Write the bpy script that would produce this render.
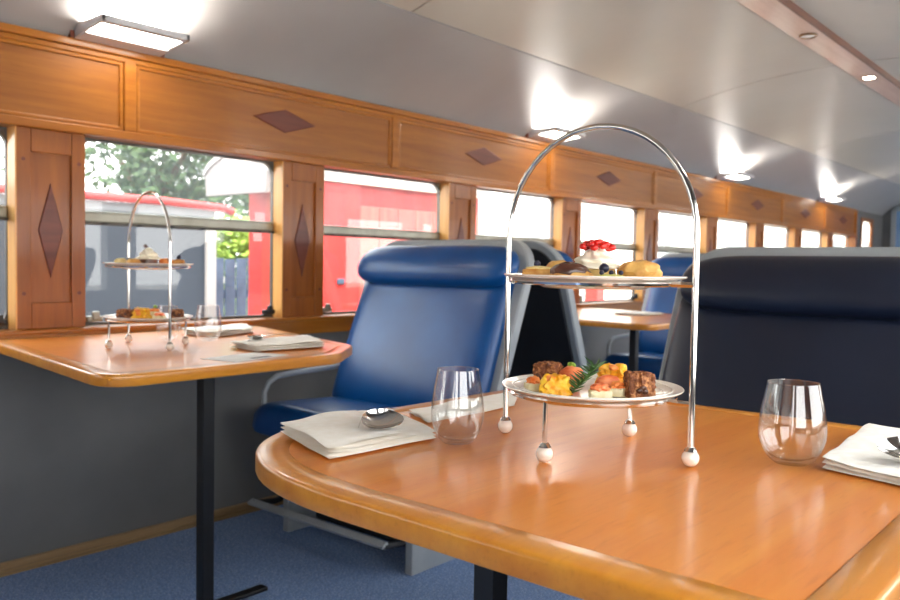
import bpy, bmesh, math, random
from mathutils import Vector, Matrix, noise
random.seed(7)
C = bpy.context.scene.collection
PI = math.pi
S = bpy.context.scene
for o in list(bpy.data.objects):
    bpy.data.objects.remove(o)

# ------------------------------------------------------------------ camera, sky, sun, exposure
EYE = Vector((0, 0, 1.0073))
yaw, pit, rol = math.radians(40.587), math.radians(-2.4814), math.radians(0.975)
Fw = Vector((math.cos(yaw) * math.cos(pit), math.sin(yaw) * math.cos(pit), math.sin(pit)))
Rt = Vector((math.sin(yaw), -math.cos(yaw), 0))
Up = Rt.cross(Fw)
R2 = Rt * math.cos(rol) + Up * math.sin(rol)
U2 = -Rt * math.sin(rol) + Up * math.cos(rol)
cam = bpy.data.cameras.new('camera')
camo = bpy.data.objects.new('camera', cam)
C.objects.link(camo)
m = Matrix.Identity(4)
for i in range(3):
    m[i][0], m[i][1], m[i][2], m[i][3] = R2[i], U2[i], -Fw[i], EYE[i]
camo.matrix_world = m
cam.sensor_width = 36
cam.lens = 36 * 827.5 / 900
cam.clip_start = 0.02
cam.dof.use_dof = True
cam.dof.focus_distance = 1.14
cam.dof.aperture_fstop = 7.5
S.camera = camo

SKY = 2.9
world = bpy.data.worlds.new('sky')
S.world = world
world.use_nodes = True
wn = world.node_tree
wn.nodes.clear()
wo = wn.nodes.new('ShaderNodeOutputWorld')
wb = wn.nodes.new('ShaderNodeBackground')
wc = wn.nodes.new('ShaderNodeTexCoord')
wx = wn.nodes.new('ShaderNodeSeparateXYZ')
wr = wn.nodes.new('ShaderNodeValToRGB')
wn.links.new(wc.outputs['Generated'], wx.inputs[0])
wn.links.new(wx.outputs['Z'], wr.inputs[0])
wr.color_ramp.elements[0].color = (1.0, 0.985, 0.95, 1)
wr.color_ramp.elements[1].color = (0.80, 0.90, 1.0, 1)
wn.links.new(wr.outputs[0], wb.inputs[0])
wb.inputs[1].default_value = SKY
wn.links.new(wb.outputs[0], wo.inputs[0])

sun = bpy.data.lights.new('sun', 'SUN')
sun.energy = 5.0
sun.angle = math.radians(2)
sun.color = (1.0, 0.95, 0.86)
suno = bpy.data.objects.new('sun', sun)
C.objects.link(suno)
suno.rotation_euler = Vector((0.45, 0.42, -0.9)).to_track_quat('-Z', 'Y').to_euler()   # light travels this way

S.view_settings.view_transform = 'Standard'
S.view_settings.look = 'None'
S.view_settings.gamma = 1
S.view_settings.use_curve_mapping = False
S.view_settings.exposure = 1.33
S.cycles.max_bounces = 10
S.cycles.transparent_max_bounces = 24
S.cycles.sample_clamp_indirect = 6
S.cycles.caustics_reflective = False
S.cycles.caustics_refractive = False

# ------------------------------------------------------------------ materials
def nodes(name):
    mt = bpy.data.materials.new(name)
    mt.use_nodes = True
    nt = mt.node_tree
    return mt, nt, nt.nodes['Principled BSDF']

def hexc(r, g, b):
    f = lambda c: c / 12.92 if c <= 0.04045 else ((c + 0.055) / 1.055) ** 2.4
    return (f(r / 255), f(g / 255), f(b / 255), 1)

def noise_col(nt, stops, scale, detail=4, stretch=(1, 1, 1), rough=0.55, vary=True):
    tc = nt.nodes.new('ShaderNodeTexCoord')
    mp = nt.nodes.new('ShaderNodeMapping')
    mp.inputs['Scale'].default_value = stretch
    nt.links.new(tc.outputs['Object'], mp.inputs['Vector'])
    if vary:
        oi = nt.nodes.new('ShaderNodeObjectInfo')
        ml = nt.nodes.new('ShaderNodeMath'); ml.operation = 'MULTIPLY'; ml.inputs[1].default_value = 37.0
        nt.links.new(oi.outputs['Random'], ml.inputs[0])
        nt.links.new(ml.outputs[0], mp.inputs['Location'])
    nz = nt.nodes.new('ShaderNodeTexNoise')
    nz.inputs['Scale'].default_value = scale
    nz.inputs['Detail'].default_value = detail
    nz.inputs['Roughness'].default_value = rough
    nt.links.new(mp.outputs[0], nz.inputs['Vector'])
    rp = nt.nodes.new('ShaderNodeValToRGB')
    els = rp.color_ramp.elements
    els[0].position, els[0].color = stops[0]
    els[1].position, els[1].color = stops[-1]
    for ps, cl in stops[1:-1]:
        e = els.new(ps); e.color = cl
    nt.links.new(nz.outputs['Fac'], rp.inputs[0])
    return nz, rp, mp

def add_bump(nt, b, scale, strength, dist=0.002, stretch=(1, 1, 1), detail=3):
    tc = nt.nodes.new('ShaderNodeTexCoord')
    mp = nt.nodes.new('ShaderNodeMapping'); mp.inputs['Scale'].default_value = stretch
    nt.links.new(tc.outputs['Object'], mp.inputs['Vector'])
    nz = nt.nodes.new('ShaderNodeTexNoise')
    nz.inputs['Scale'].default_value = scale; nz.inputs['Detail'].default_value = detail
    nt.links.new(mp.outputs[0], nz.inputs['Vector'])
    bp = nt.nodes.new('ShaderNodeBump')
    bp.inputs['Strength'].default_value = strength; bp.inputs['Distance'].default_value = dist
    nt.links.new(nz.outputs['Fac'], bp.inputs['Height'])
    nt.links.new(bp.outputs[0], b.inputs['Normal'])

def mat_noise(name, c1, c2, scale=8, rough=0.5, stretch=(1, 1, 1), metal=0.0, coat=0.0, bump=None, lo=0.35, hi=0.65, mid=None, spec=None):
    mt, nt, b = nodes(name)
    stops = [(lo, c1), (hi, c2)] if mid is None else [(lo, c1), ((lo + hi) / 2, mid), (hi, c2)]
    nz, rp, mp = noise_col(nt, stops, scale, stretch=stretch)
    nt.links.new(rp.outputs[0], b.inputs['Base Color'])
    b.inputs['Roughness'].default_value = rough
    b.inputs['Metallic'].default_value = metal
    b.inputs['Coat Weight'].default_value = coat
    b.inputs['Coat Roughness'].default_value = 0.12
    if spec is not None: b.inputs['Specular IOR Level'].default_value = spec
    if bump: add_bump(nt, b, *bump)
    return mt

def wood(name, c1, c2, axis='x', rough=0.35, coat=0.25, scale=6, croughness=0.12):
    st = {'x': (0.35, 6, 6), 'y': (6, 0.35, 6), 'z': (6, 6, 0.35)}[axis]
    mt, nt, b = nodes(name)
    nz, rp, mp = noise_col(nt, [(0.30, c1), (0.70, c2)], scale, detail=5, stretch=st)
    # short dark flecks of beech
    st2 = {'x': (18, 160, 160), 'y': (160, 18, 160), 'z': (160, 160, 18)}[axis]
    nz2, rp2, _ = noise_col(nt, [(0.55, (1, 1, 1, 1)), (0.75, (0.78, 0.70, 0.62, 1))], 1.0, detail=2, stretch=st2)
    mx = nt.nodes.new('ShaderNodeMixRGB'); mx.blend_type = 'MULTIPLY'; mx.inputs[0].default_value = 0.5
    nt.links.new(rp.outputs[0], mx.inputs[1]); nt.links.new(rp2.outputs[0], mx.inputs[2])
    nt.links.new(mx.outputs[0], b.inputs['Base Color'])
    b.inputs['Roughness'].default_value = rough
    b.inputs['Coat Weight'].default_value = coat
    b.inputs['Coat Roughness'].default_value = croughness
    return mt

def emis(name, col, st):
    mt, nt, b = nodes(name)
    b.inputs['Base Color'].default_value = (0.8, 0.8, 0.8, 1)
    b.inputs['Emission Color'].default_value = col
    b.inputs['Emission Strength'].default_value = st
    nz, rp, _ = noise_col(nt, [(0.2, tuple(c * 0.96 for c in col[:3]) + (1,)), (0.8, col)], 5)
    nt.links.new(rp.outputs[0], b.inputs['Emission Color'])
    return mt

def glass(name, tint, ior, haze=0.0, haze_col=(0.8, 0.85, 0.9, 1), facing=False):
    mt = bpy.data.materials.new(name); mt.use_nodes = True
    nt = mt.node_tree; nt.nodes.clear()
    out = nt.nodes.new('ShaderNodeOutputMaterial')
    tr = nt.nodes.new('ShaderNodeBsdfTransparent'); tr.inputs[0].default_value = tint
    gl = nt.nodes.new('ShaderNodeBsdfGlossy'); gl.inputs['Roughness'].default_value = 0.02
    fr = nt.nodes.new('ShaderNodeFresnel')
    ge = nt.nodes.new('ShaderNodeNewGeometry')           # leaving the pane uses the inverse index, so both faces reflect alike
    io = nt.nodes.new('ShaderNodeMapRange')
    io.inputs['To Min'].default_value = ior; io.inputs['To Max'].default_value = 1 / ior
    nt.links.new(ge.outputs['Backfacing'], io.inputs['Value']); nt.links.new(io.outputs[0], fr.inputs[0])
    mx = nt.nodes.new('ShaderNodeMixShader')
    nt.links.new(fr.outputs[0], mx.inputs[0]); nt.links.new(tr.outputs[0], mx.inputs[1]); nt.links.new(gl.outputs[0], mx.inputs[2])
    last = mx
    if haze:
        df = nt.nodes.new('ShaderNodeBsdfTranslucent'); df.inputs[0].default_value = haze_col
        d2 = nt.nodes.new('ShaderNodeBsdfDiffuse'); d2.inputs[0].default_value = haze_col
        ad = nt.nodes.new('ShaderNodeMixShader'); ad.inputs[0].default_value = 0.5
        nt.links.new(df.outputs[0], ad.inputs[1]); nt.links.new(d2.outputs[0], ad.inputs[2])
        tcd = nt.nodes.new('ShaderNodeTexCoord')
        nz = nt.nodes.new('ShaderNodeTexNoise'); nz.inputs['Scale'].default_value = 6
        nt.links.new(tcd.outputs['Object'], nz.inputs['Vector'])
        ml = nt.nodes.new('ShaderNodeMath'); ml.operation = 'MULTIPLY'; ml.inputs[1].default_value = 2 * haze
        nt.links.new(nz.outputs['Fac'], ml.inputs[0])
        m2 = nt.nodes.new('ShaderNodeMixShader')
        nt.links.new(ml.outputs[0], m2.inputs[0]); nt.links.new(mx.outputs[0], m2.inputs[1]); nt.links.new(ad.outputs[0], m2.inputs[2])
        last = m2
    nt.links.new(last.outputs[0], out.inputs[0])
    return mt

W_FRZ = wood('honey wood frieze', hexc(144, 82, 20), hexc(170, 104, 32), 'x', 0.38, 0.2)
W_RAIL = wood('honey wood rail', hexc(156, 90, 22), hexc(184, 114, 36), 'x', 0.3, 0.35)
W_PIL = wood('reddish beech pillar', hexc(140, 76, 22), hexc(166, 96, 32), 'z', 0.4, 0.2)
W_JAMB = wood('daylight-toned beech jamb', hexc(224, 160, 84), hexc(240, 182, 106), 'z', 0.35, 0.3)  # beech lightened to stand for daylight falling on the jambs
W_DIA = wood('mahogany inlay', hexc(96, 44, 30), hexc(124, 60, 40), 'x', 0.45, 0.1)
W_TOP = wood('varnished beech tabletop', hexc(214, 122, 38), hexc(228, 146, 58), 'x', 0.30, 0.35, 4, 0.16)
W_BAND = wood('varnished beech table edge', hexc(196, 118, 28), hexc(218, 146, 48), 'x', 0.30, 0.4, 4, 0.14)
W_STRIP = wood('ceiling strip wood', hexc(204, 168, 146), hexc(220, 188, 168), 'x', 0.3, 0.4)
W_STRIPD = wood('ceiling strip shaded edge', hexc(96, 52, 30), hexc(120, 70, 42), 'x', 0.4, 0.1)  # dark brown stands for shade on the strip's side face
W_BASE = wood('skirting wood', hexc(140, 112, 76), hexc(168, 138, 98), 'x', 0.5, 0.1)
WALL = mat_noise('grey painted wall', hexc(108, 107, 106), hexc(118, 117, 116), 3, 0.45)
CEIL = mat_noise('gloss ceiling paint', hexc(176, 168, 154), hexc(184, 176, 162), 1.5, 0.30, spec=0.6)
COVE = mat_noise('gloss cove paint', hexc(152, 149, 146), hexc(160, 157, 154), 1.5, 0.33, spec=0.6)
SEAMM = mat_noise('dark seam', hexc(110, 100, 86), hexc(120, 110, 94), 5, 0.7)
CARPET = mat_noise('speckled blue carpet', hexc(100, 120, 158), hexc(190, 206, 230), 170, 0.95, bump=(240, 0.6, 0.004), lo=0.30, hi=0.72, mid=hexc(120, 154, 208))
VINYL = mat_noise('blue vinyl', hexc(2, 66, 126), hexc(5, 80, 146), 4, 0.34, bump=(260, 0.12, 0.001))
VINYL_SHADE = mat_noise('shade-toned blue vinyl', hexc(11, 20, 40), hexc(17, 27, 48), 4, 0.42, bump=(260, 0.12, 0.001))  # blue vinyl darkened to stand for shade on the right seat
SHELL = mat_noise('grey seat shell', hexc(150, 156, 160), hexc(164, 170, 174), 6, 0.4)
SHELLBK = mat_noise('black seat back', hexc(22, 24, 30), hexc(30, 32, 38), 6, 0.6)
DARK = mat_noise('dark seat base and underseat shade', hexc(12, 13, 16), hexc(20, 21, 25), 6, 0.6)  # near black for the seat base and the shadow under it
ALU = mat_noise('window aluminium', hexc(150, 148, 136), hexc(170, 168, 156), 10, 0.4, metal=0.6)
WFRAME = mat_noise('dark window frame', hexc(70, 68, 64), hexc(92, 88, 82), 10, 0.5)
BLACK = mat_noise('black steel', hexc(14, 14, 16), hexc(22, 22, 25), 10, 0.45)
CHROME = mat_noise('chrome', (0.72, 0.70, 0.67, 1), (0.80, 0.78, 0.75, 1), 4, 0.10, metal=1.0)
STEEL = mat_noise('cutlery steel', (0.62, 0.61, 0.58, 1), (0.74, 0.72, 0.70, 1), 4, 0.09, metal=1.0)
LAMPG = mat_noise('lamp grey metal', hexc(186, 184, 186), hexc(198, 196, 198), 8, 0.4)
BRONZE = mat_noise('bronze ring', hexc(140, 106, 64), hexc(164, 128, 82), 8, 0.35, metal=0.7)
CERAM = mat_noise('white porcelain', hexc(238, 234, 224), hexc(246, 243, 236), 3, 0.18, coat=0.4)
BALL = mat_noise('white ceramic ball', hexc(226, 214, 200), hexc(240, 230, 218), 3, 0.2, coat=0.5)
LINEN = mat_noise('white linen', hexc(246, 241, 230), hexc(253, 250, 243), 60, 0.85, bump=(900, 0.2, 0.0005))
PAPER = mat_noise('menu paper', hexc(206, 204, 200), hexc(220, 218, 214), 9, 0.6)
INK = mat_noise('menu print', hexc(60, 58, 60), hexc(90, 88, 90), 30, 0.7)
PANE = glass('window glass', (0.97, 0.98, 0.97, 1), 1.45)
PANEH = glass('milky reflection glass', (0.97, 0.98, 0.97, 1), 1.45, 0.055)  # diffuse haze mixed in as a milky reflection on the upper panes
GOBLET = glass('tumbler glass', (0.985, 0.99, 0.99, 1), 1.8)
LAMP = emis('lamp diffuser', (1.0, 0.95, 0.84, 1), 9.0)
LAMPS = emis('lamp upper opening', (1.0, 0.96, 0.90, 1), 34.0)
SPOT = emis('downlight lens', (1.0, 0.95, 0.85, 1), 30.0)

# food
BROWNIE = mat_noise('brownie crumb', hexc(92, 44, 18), hexc(214, 150, 96), 150, 0.65, bump=(160, 0.9, 0.004), lo=0.3, hi=0.7, mid=hexc(132, 74, 38))
CHOC = mat_noise('chocolate glaze', hexc(66, 36, 24), hexc(100, 58, 40), 30, 0.3, coat=0.3)
PASTRY = mat_noise('golden pastry', hexc(196, 128, 52), hexc(232, 184, 104), 40, 0.55, bump=(90, 0.5, 0.002))
CUSTARD = mat_noise('pale custard', hexc(232, 206, 130), hexc(246, 228, 170), 40, 0.5)
EGG = mat_noise('yellow egg', hexc(236, 150, 16), hexc(252, 204, 56), 60, 0.45, bump=(120, 0.7, 0.003))
PEACH = mat_noise('orange filling', hexc(232, 120, 50), hexc(248, 160, 86), 60, 0.5)
SALMON = mat_noise('smoked salmon', hexc(236, 108, 56), hexc(250, 156, 104), 50, 0.35, stretch=(1, 1, 4))
BREAD = mat_noise('white bread', hexc(236, 220, 168), hexc(248, 238, 204), 90, 0.8, bump=(150, 0.5, 0.002))
CREAM = mat_noise('whipped cream', hexc(246, 234, 206), hexc(254, 246, 226), 20, 0.5)
CAKE = mat_noise('sponge cake', hexc(226, 190, 112), hexc(244, 216, 150), 80, 0.7)
REDB = mat_noise('red berry', hexc(198, 16, 12), hexc(236, 40, 26), 40, 0.2, coat=0.5)
BLUEB = mat_noise('blueberry', hexc(22, 22, 44), hexc(44, 44, 76), 60, 0.4)
KIWI = mat_noise('kiwi slice', hexc(180, 178, 74), hexc(224, 216, 140), 60, 0.4)
GREEN = mat_noise('herb green', hexc(38, 74, 26), hexc(76, 112, 48), 40, 0.5)
LIME = mat_noise('salad green', hexc(116, 146, 40), hexc(168, 190, 84), 40, 0.5)

# outside
REDP = mat_noise('red carriage paint', hexc(196, 40, 38), hexc(216, 56, 50), 2, 0.45, stretch=(3, 1, 0.3))
REDL = mat_noise('faded red boards', hexc(206, 74, 66), hexc(222, 98, 86), 3, 0.5, stretch=(6, 1, 0.3))
CREAMP = mat_noise('cream paint', hexc(232, 226, 208), hexc(242, 236, 220), 2, 0.5)
WHITEP = mat_noise('white paint', hexc(146, 140, 140), hexc(158, 152, 150), 2, 0.5)
GABLE = mat_noise('grey gable paint', hexc(116, 110, 110), hexc(128, 121, 120), 2, 0.6)  # darker grey than the roof's white paint
GREYW = mat_noise('grey wagon paint', hexc(46, 52, 62), hexc(57, 63, 73), 1.2, 0.55)
GREYR = mat_noise('grey wagon roof', hexc(124, 126, 130), hexc(150, 152, 154), 2, 0.6)
FENCEM = mat_noise('dark blue fence', hexc(52, 66, 84), hexc(70, 86, 106), 4, 0.7)
BARK = mat_noise('bark', hexc(74, 60, 48), hexc(104, 88, 70), 8, 0.9)
GROUND = mat_noise('gravel ground', hexc(128, 122, 110), hexc(164, 158, 146), 4, 0.95)
STUCCO = mat_noise('pale stucco', hexc(236, 232, 224), hexc(244, 241, 234), 2, 0.8)
def leafmat(name, c1, c2):
    mt, nt, b = nodes(name)
    nz, rp, _ = noise_col(nt, [(0.35, c1), (0.65, c2)], 1.6)
    nt.links.new(rp.outputs[0], b.inputs['Base Color'])
    b.inputs['Roughness'].default_value = 0.6
    tl = nt.nodes.new('ShaderNodeBsdfTranslucent'); nt.links.new(rp.outputs[0], tl.inputs[0])
    mx = nt.nodes.new('ShaderNodeMixShader'); mx.inputs[0].default_value = 0.35
    out = nt.nodes['Material Output']
    nt.links.new(b.outputs[0], mx.inputs[1]); nt.links.new(tl.outputs[0], mx.inputs[2]); nt.links.new(mx.outputs[0], out.inputs[0])
    return mt
LEAFD = leafmat('dark leaves', hexc(46, 70, 44), hexc(84, 108, 66))
LEAFL = leafmat('sunny leaves', hexc(104, 132, 52), hexc(166, 184, 84))

# ------------------------------------------------------------------ mesh helpers
class MB:
    def __init__(s):
        s.bm = bmesh.new()
    def face(s, vs):
        try: return s.bm.faces.new(vs)
        except ValueError: return None
    def box(s, x0, x1, y0, y1, z0, z1, bev=0, seg=2, mx=None):
        v = [s.bm.verts.new((x, y, z)) for x in (x0, x1) for y in (y0, y1) for z in (z0, z1)]
        fs = [s.bm.faces.new([v[i] for i in q]) for q in ((0, 1, 3, 2), (4, 6, 7, 5), (0, 4, 5, 1), (2, 3, 7, 6), (0, 2, 6, 4), (1, 5, 7, 3))]
        if mx is not None:
            for a in v: a.co = mx @ a.co
        if bev:
            es = list({e for f in fs for e in f.edges})
            bmesh.ops.bevel(s.bm, geom=es, offset=bev, segments=seg, profile=0.5, affect='EDGES')
        return s
    def rings(s, rings, closed=True, caps=True, loop=False):
        rv = [[s.bm.verts.new(p) for p in r] for r in rings]
        n = len(rv[0])
        rng = range(len(rv)) if loop else range(len(rv) - 1)
        for k in rng:
            a, b = rv[k], rv[(k + 1) % len(rv)]
            for i in range(n if closed else n - 1):
                j = (i + 1) % n
                s.face([a[i], a[j], b[j], b[i]])
        if caps and not loop:
            s.face(rv[0][::-1]); s.face(rv[-1])
        return s
    def tube(s, pts, r, n=10, loop=False):
        pts = [Vector(p) for p in pts]
        rings = []
        N = len(pts)
        prev = None
        for i, p in enumerate(pts):
            if loop: t = pts[(i + 1) % N] - pts[i - 1]
            else: t = pts[min(i + 1, N - 1)] - pts[max(i - 1, 0)]
            t.normalize()
            if prev is None:
                u = t.orthogonal().normalized()
            else:
                u = (prev - t * prev.dot(t)).normalized()
            prev = u
            w = t.cross(u)
            rr = r[i] if isinstance(r, (list, tuple)) else r
            rings.append([p + (u * math.cos(2 * PI * k / n) + w * math.sin(2 * PI * k / n)) * rr for k in range(n)])
        return s.rings(rings, loop=loop)
    def lathe(s, prof, n=32, c=(0, 0, 0)):
        c = Vector(c)
        rings = [[c + Vector((max(r, 1e-5) * math.cos(2 * PI * k / n), max(r, 1e-5) * math.sin(2 * PI * k / n), z)) for k in range(n)] for r, z in prof]
        s.rings(rings)
        return s
    def prism(s, poly, z0, z1):
        a = [s.bm.verts.new((x, y, z0)) for x, y in poly]
        b = [s.bm.verts.new((x, y, z1)) for x, y in poly]
        s.face(a[::-1]); s.face(b)
        for i in range(len(a)):
            j = (i + 1) % len(a)
            s.face([a[i], a[j], b[j], b[i]])
        return s
    def ball(s, c, r, sub=2, wob=0, freq=20, mx=None):
        if not isinstance(r, (list, tuple)): r = (r, r, r)
        g = bmesh.ops.create_icosphere(s.bm, subdivisions=sub, radius=1)
        for v in g['verts']:
            d = v.co.copy()
            f = 1 + (wob * noise.noise(d * 1.0 * freq / 10 + Vector(c) * 50) if wob else 0)
            q = Vector((d.x * r[0] * f, d.y * r[1] * f, d.z * r[2] * f))
            if mx is not None: q = mx @ q
            v.co = q + Vector(c)
        return s
    def obj(s, name, mat, parent=None, smooth=False, loc=None):
        bmesh.ops.recalc_face_normals(s.bm, faces=s.bm.faces)
        me = bpy.data.meshes.new(name)
        s.bm.to_mesh(me); s.bm.free()
        me.materials.append(mat)
        if smooth:
            for p in me.polygons: p.use_smooth = True
            try: me.set_sharp_from_angle(angle=math.radians(smooth if smooth > 1 else 40))
            except Exception: pass
        return link(name, me, parent, loc)

def link(name, me, parent=None, loc=None):
    o = bpy.data.objects.new(name, me)
    C.objects.link(o)
    if loc is not None: o.location = loc
    if parent is not None: o.parent = parent
    return o

def thing(name, label, cat, loc=(0, 0, 0), rz=0, group=None):
    o = bpy.data.objects.new(name, None)
    C.objects.link(o)
    o.empty_display_size = 0.05
    o.location = loc; o.rotation_euler = (0, 0, rz)
    o['label'] = label; o['category'] = cat
    if group: o['group'] = group
    return o

def tag(o, label, cat, group=None):
    o['label'] = label; o['category'] = cat
    if group: o['group'] = group
    return o

def struct(o):
    o['kind'] = 'structure'
    return o

def copy_tree(o, parent=None):
    c = o.copy(); C.objects.link(c)
    if parent is not None: c.parent = parent
    for ch in list(o.children): copy_tree(ch, c)
    return c

def dup(root, loc, rz, label, group=None):
    c = copy_tree(root)
    c.location = loc; c.rotation_euler = (0, 0, rz); c['label'] = label
    if group: c['group'] = group
    return c

def empty(name, loc=(0, 0, 0)):
    o = bpy.data.objects.new(name, None); C.objects.link(o); o.location = loc; o.empty_display_size = 0.05
    return o

# ------------------------------------------------------------------ the carriage shell
WY = 2.744                 # inner face of the left wall
RY = -0.16                 # inner face of the right wall
CY = (WY + RY) / 2
XB, XE = -2.6, 11.75       # ends of the saloon
PITCH, P0, PWID = 1.0437, 1.3166, 0.222
ZS, ZW0, ZW1, ZC = 0.702, 0.775, 1.418, 1.726
PX_END = 10.50

fl = MB(); fl.box(XB, XE, RY - 0.1, WY + 0.1, -0.06, 0)
struct(fl.obj('floor', CARPET))

# left wall: grey lower wall, then wood above it
w = MB()
w.box(XB, XE, WY, WY + 0.10, 0, ZS)
w.box(PX_END, XE, WY, WY + 0.02, ZS, 0.9); w.box(PX_END, 10.74, WY, WY + 0.02, 0.9, 1.75)
w.box(11.26, XE, WY, WY + 0.02, 0.9, 1.75); w.box(10.74, 11.26, WY, WY + 0.02, 1.64, 1.75)
wl = struct(w.obj('wall_left', WALL))

b = MB(); b.box(XB, PX_END, WY - 0.018, WY + 0.08, ZS, ZW0 - 0.012, 0.004); b.box(XB, PX_END, WY - 0.026, WY + 0.06, ZW0 - 0.016, ZW0, 0.005)
b.obj('sill_rail', W_RAIL, wl)
b = MB(); b.box(XB, PX_END, WY - 0.020, WY + 0.09, ZC - 0.026, ZC, 0.005); b.box(XB, PX_END, WY - 0.010, WY + 0.05, ZC - 0.044, ZC - 0.026, 0.004)
b.obj('cornice_rail', W_RAIL, wl)
b = MB(); b.box(XB, PX_END, WY - 0.016, WY + 0.09, ZW1, ZW1 + 0.030, 0.005)
b.obj('head_rail', W_RAIL, wl)
b = MB(); b.box(XB, PX_END, WY + 0.012, WY + 0.10, ZW1 + 0.02, ZC - 0.02)
b.obj('frieze_backing', W_FRZ, wl)

def diamond(px, pz, hw, hh, y, parent):
    m_ = MB()
    ring = [(px - hw, pz), (px, pz + hh), (px + hw, pz), (px, pz - hh)]
    m_.rings([[Vector((x, y, z)) for x, z in ring], [Vector((x, y - 0.004, z)) for x, z in ring],
              [Vector((px + (x - px) * 0.93, y - 0.006, pz + (z - pz) * 0.93)) for x, z in ring]])
    return m_.obj('diamond_inlay', W_DIA, parent)

DIVP = 1.311
divs = [1.471 + DIVP * k for k in range(-3, 8)]
for k, d in enumerate(divs):
    if XB < d < PX_END - 0.2:
        b = MB(); b.box(d - 0.022, d + 0.022, WY - 0.012, WY + 0.05, ZW1 + 0.03, ZC - 0.03, 0.004)
        b.obj('divider_stile', W_RAIL, wl)
    if k < len(divs) - 1 and divs[k + 1] > 0.1:
        x0, x1 = d + 0.024, min(divs[k + 1] - 0.024, PX_END - 0.01)
        if x1 - x0 < 0.2: continue
        b = MB(); b.box(x0, x1, WY, WY + 0.02, ZW1 + 0.032, ZC - 0.046)
        pn = b.obj('frieze_panel', W_FRZ, wl)
        b = MB()
        for (a0, a1, c0, c1) in ((x0, x1, ZW1 + 0.030, ZW1 + 0.044), (x0, x1, ZC - 0.058, ZC - 0.044), (x0, x0 + 0.014, ZW1 + 0.03, ZC - 0.05), (x1 - 0.014, x1, ZW1 + 0.03, ZC - 0.05)):
            b.box(a0, a1, WY - 0.007, WY + 0.01, c0, c1, 0.004)
        b.obj('panel_moulding', W_RAIL, pn)
        if x1 - x0 > 0.9:
            diamond((d + divs[k + 1]) / 2 + 0.02, 1.580, 0.160, 0.048, WY + 0.001, pn)
b = MB(); b.box(PX_END - 0.03, PX_END + 0.03, WY - 0.02, WY + 0.1, ZS, ZC, 0.004)
b.obj('end_stile', W_RAIL, wl)

def pillar(i):
    x1 = P0 + PITCH * i; x0 = x1 - PWID
    b = MB()
    b.box(x0, x1, WY + 0.012, WY + 0.085, ZW0, ZW1)                               # backing with the recessed panel face
    for (a0, a1) in ((x0, x0 + 0.046), (x1 - 0.046, x1)):
        b.box(a0, a1, WY, WY + 0.02, ZW0, ZW1, 0.003)
    b.box(x0 + 0.046, x1 - 0.046, WY, WY + 0.02, ZW1 - 0.075, ZW1, 0.003)
    b.box(x0 + 0.046, x1 - 0.046, WY, WY + 0.02, ZW0, ZW0 + 0.085, 0.003)
    p = b.obj('pillar', W_PIL, wl)
    b = MB(); b.box(x0 - 0.004, x0 + 0.001, WY - 0.002, WY + 0.058, ZW0, ZW1)
    b.obj('jamb', W_JAMB, p)
    diamond((x0 + x1) / 2, 1.095, 0.040, 0.153, WY + 0.013, p)
    if -1 < i < 5:
        for sx in (x0 + 0.022, x1 - 0.022):
            for sz in (ZW0 + 0.115, ZW1 - 0.10):
                b = MB(); b.rings([[Vector((sx + 0.0065 * math.cos(a * PI / 4), y, sz + 0.0065 * math.sin(a * PI / 4))) for a in range(8)] for y in (WY + 0.001, WY - 0.0015)])
                b.obj('screw_cap', W_DIA, p)
for i in range(-3, 9): pillar(i)

def rrect(x0, x1, z0, z1, r, n=6):
    pts = []
    for cx, cz, a in ((x1 - r, z1 - r, 0), (x0 + r, z1 - r, 90), (x0 + r, z0 + r, 180), (x1 - r, z0 + r, 270)):
        for k in range(n + 1):
            t = math.radians(a + 90 * k / n)
            pts.append((cx + r * math.cos(t), cz + r * math.sin(t)))
    return pts

def window(i, n, y_sign=1):
    x0 = P0 + PITCH * i; x1 = x0 + PITCH - PWID
    root = struct(empty('window_%d' % n, ((x0 + x1) / 2, WY + 0.06, ZW0)))
    ox, oy, oz = root.location
    inn = rrect(x0 + 0.007, x1 - 0.006, ZW0 + 0.010, ZW1 - 0.008, 0.055)
    outp = rrect(x0 - 0.004, x1 + 0.004, ZW0 - 0.004, ZW1 + 0.004, 0.002)
    L = lambda pts, y: [Vector((x - ox, y - oy, z - oz)) for x, z in pts]
    b = MB(); b.rings([L(outp, WY + 0.058), L(inn, WY + 0.058), L(inn, WY + 0.075), L(outp, WY + 0.075)], loop=True)
    b.obj('frame', WFRAME, root)
    b = MB(); b.box(x0 + 0.004 - ox, x1 - 0.004 - ox, -0.006, 0.006, 1.132 - oz, 1.170 - oz, 0.004)
    tr = b.obj('transom', ALU, root)
    b = MB(); b.box(x0 + 0.004 - ox, x1 - 0.004 - ox, -0.012, -0.004, 1.122 - oz, 1.132 - oz, 0.002); b.obj('gasket', WFRAME, tr)
    for kx in range(6):
        q = x0 + 0.08 + kx * 0.13
        b = MB(); b.box(q - ox, q + 0.018 - ox, -0.015, -0.011, 1.1235 - oz, 1.1305 - oz, 0.001)
        b.obj('clip', BLACK, tr)
    b = MB(); b.box(x0 + 0.01 - ox, x1 - 0.01 - ox, -0.006, -0.002, 1.16 - oz, ZW1 - 0.006 - oz)
    b.obj('upper_pane', PANEH, root)
    b = MB(); b.box(x0 + 0.01 - ox, x1 - 0.01 - ox, 0.004, 0.008, ZW0 + 0.006 - oz, 1.125 - oz)
    b.obj('lower_pane', PANE, root)
    for sx, mt in ((x0 + 0.045, ALU), (x1 - 0.045, BLACK)):
        b = MB(); b.box(sx - 0.028 - ox, sx + 0.028 - ox, -0.040, -0.016, 0.014, 0.034, 0.006); b.box(sx - 0.012 - ox, sx + 0.012 - ox, -0.048, -0.03, 0.02, 0.05, 0.005)
        b.obj('latch', mt, root)
for n, i in enumerate(range(-3, 9)):
    window(i, n + 1)

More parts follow.
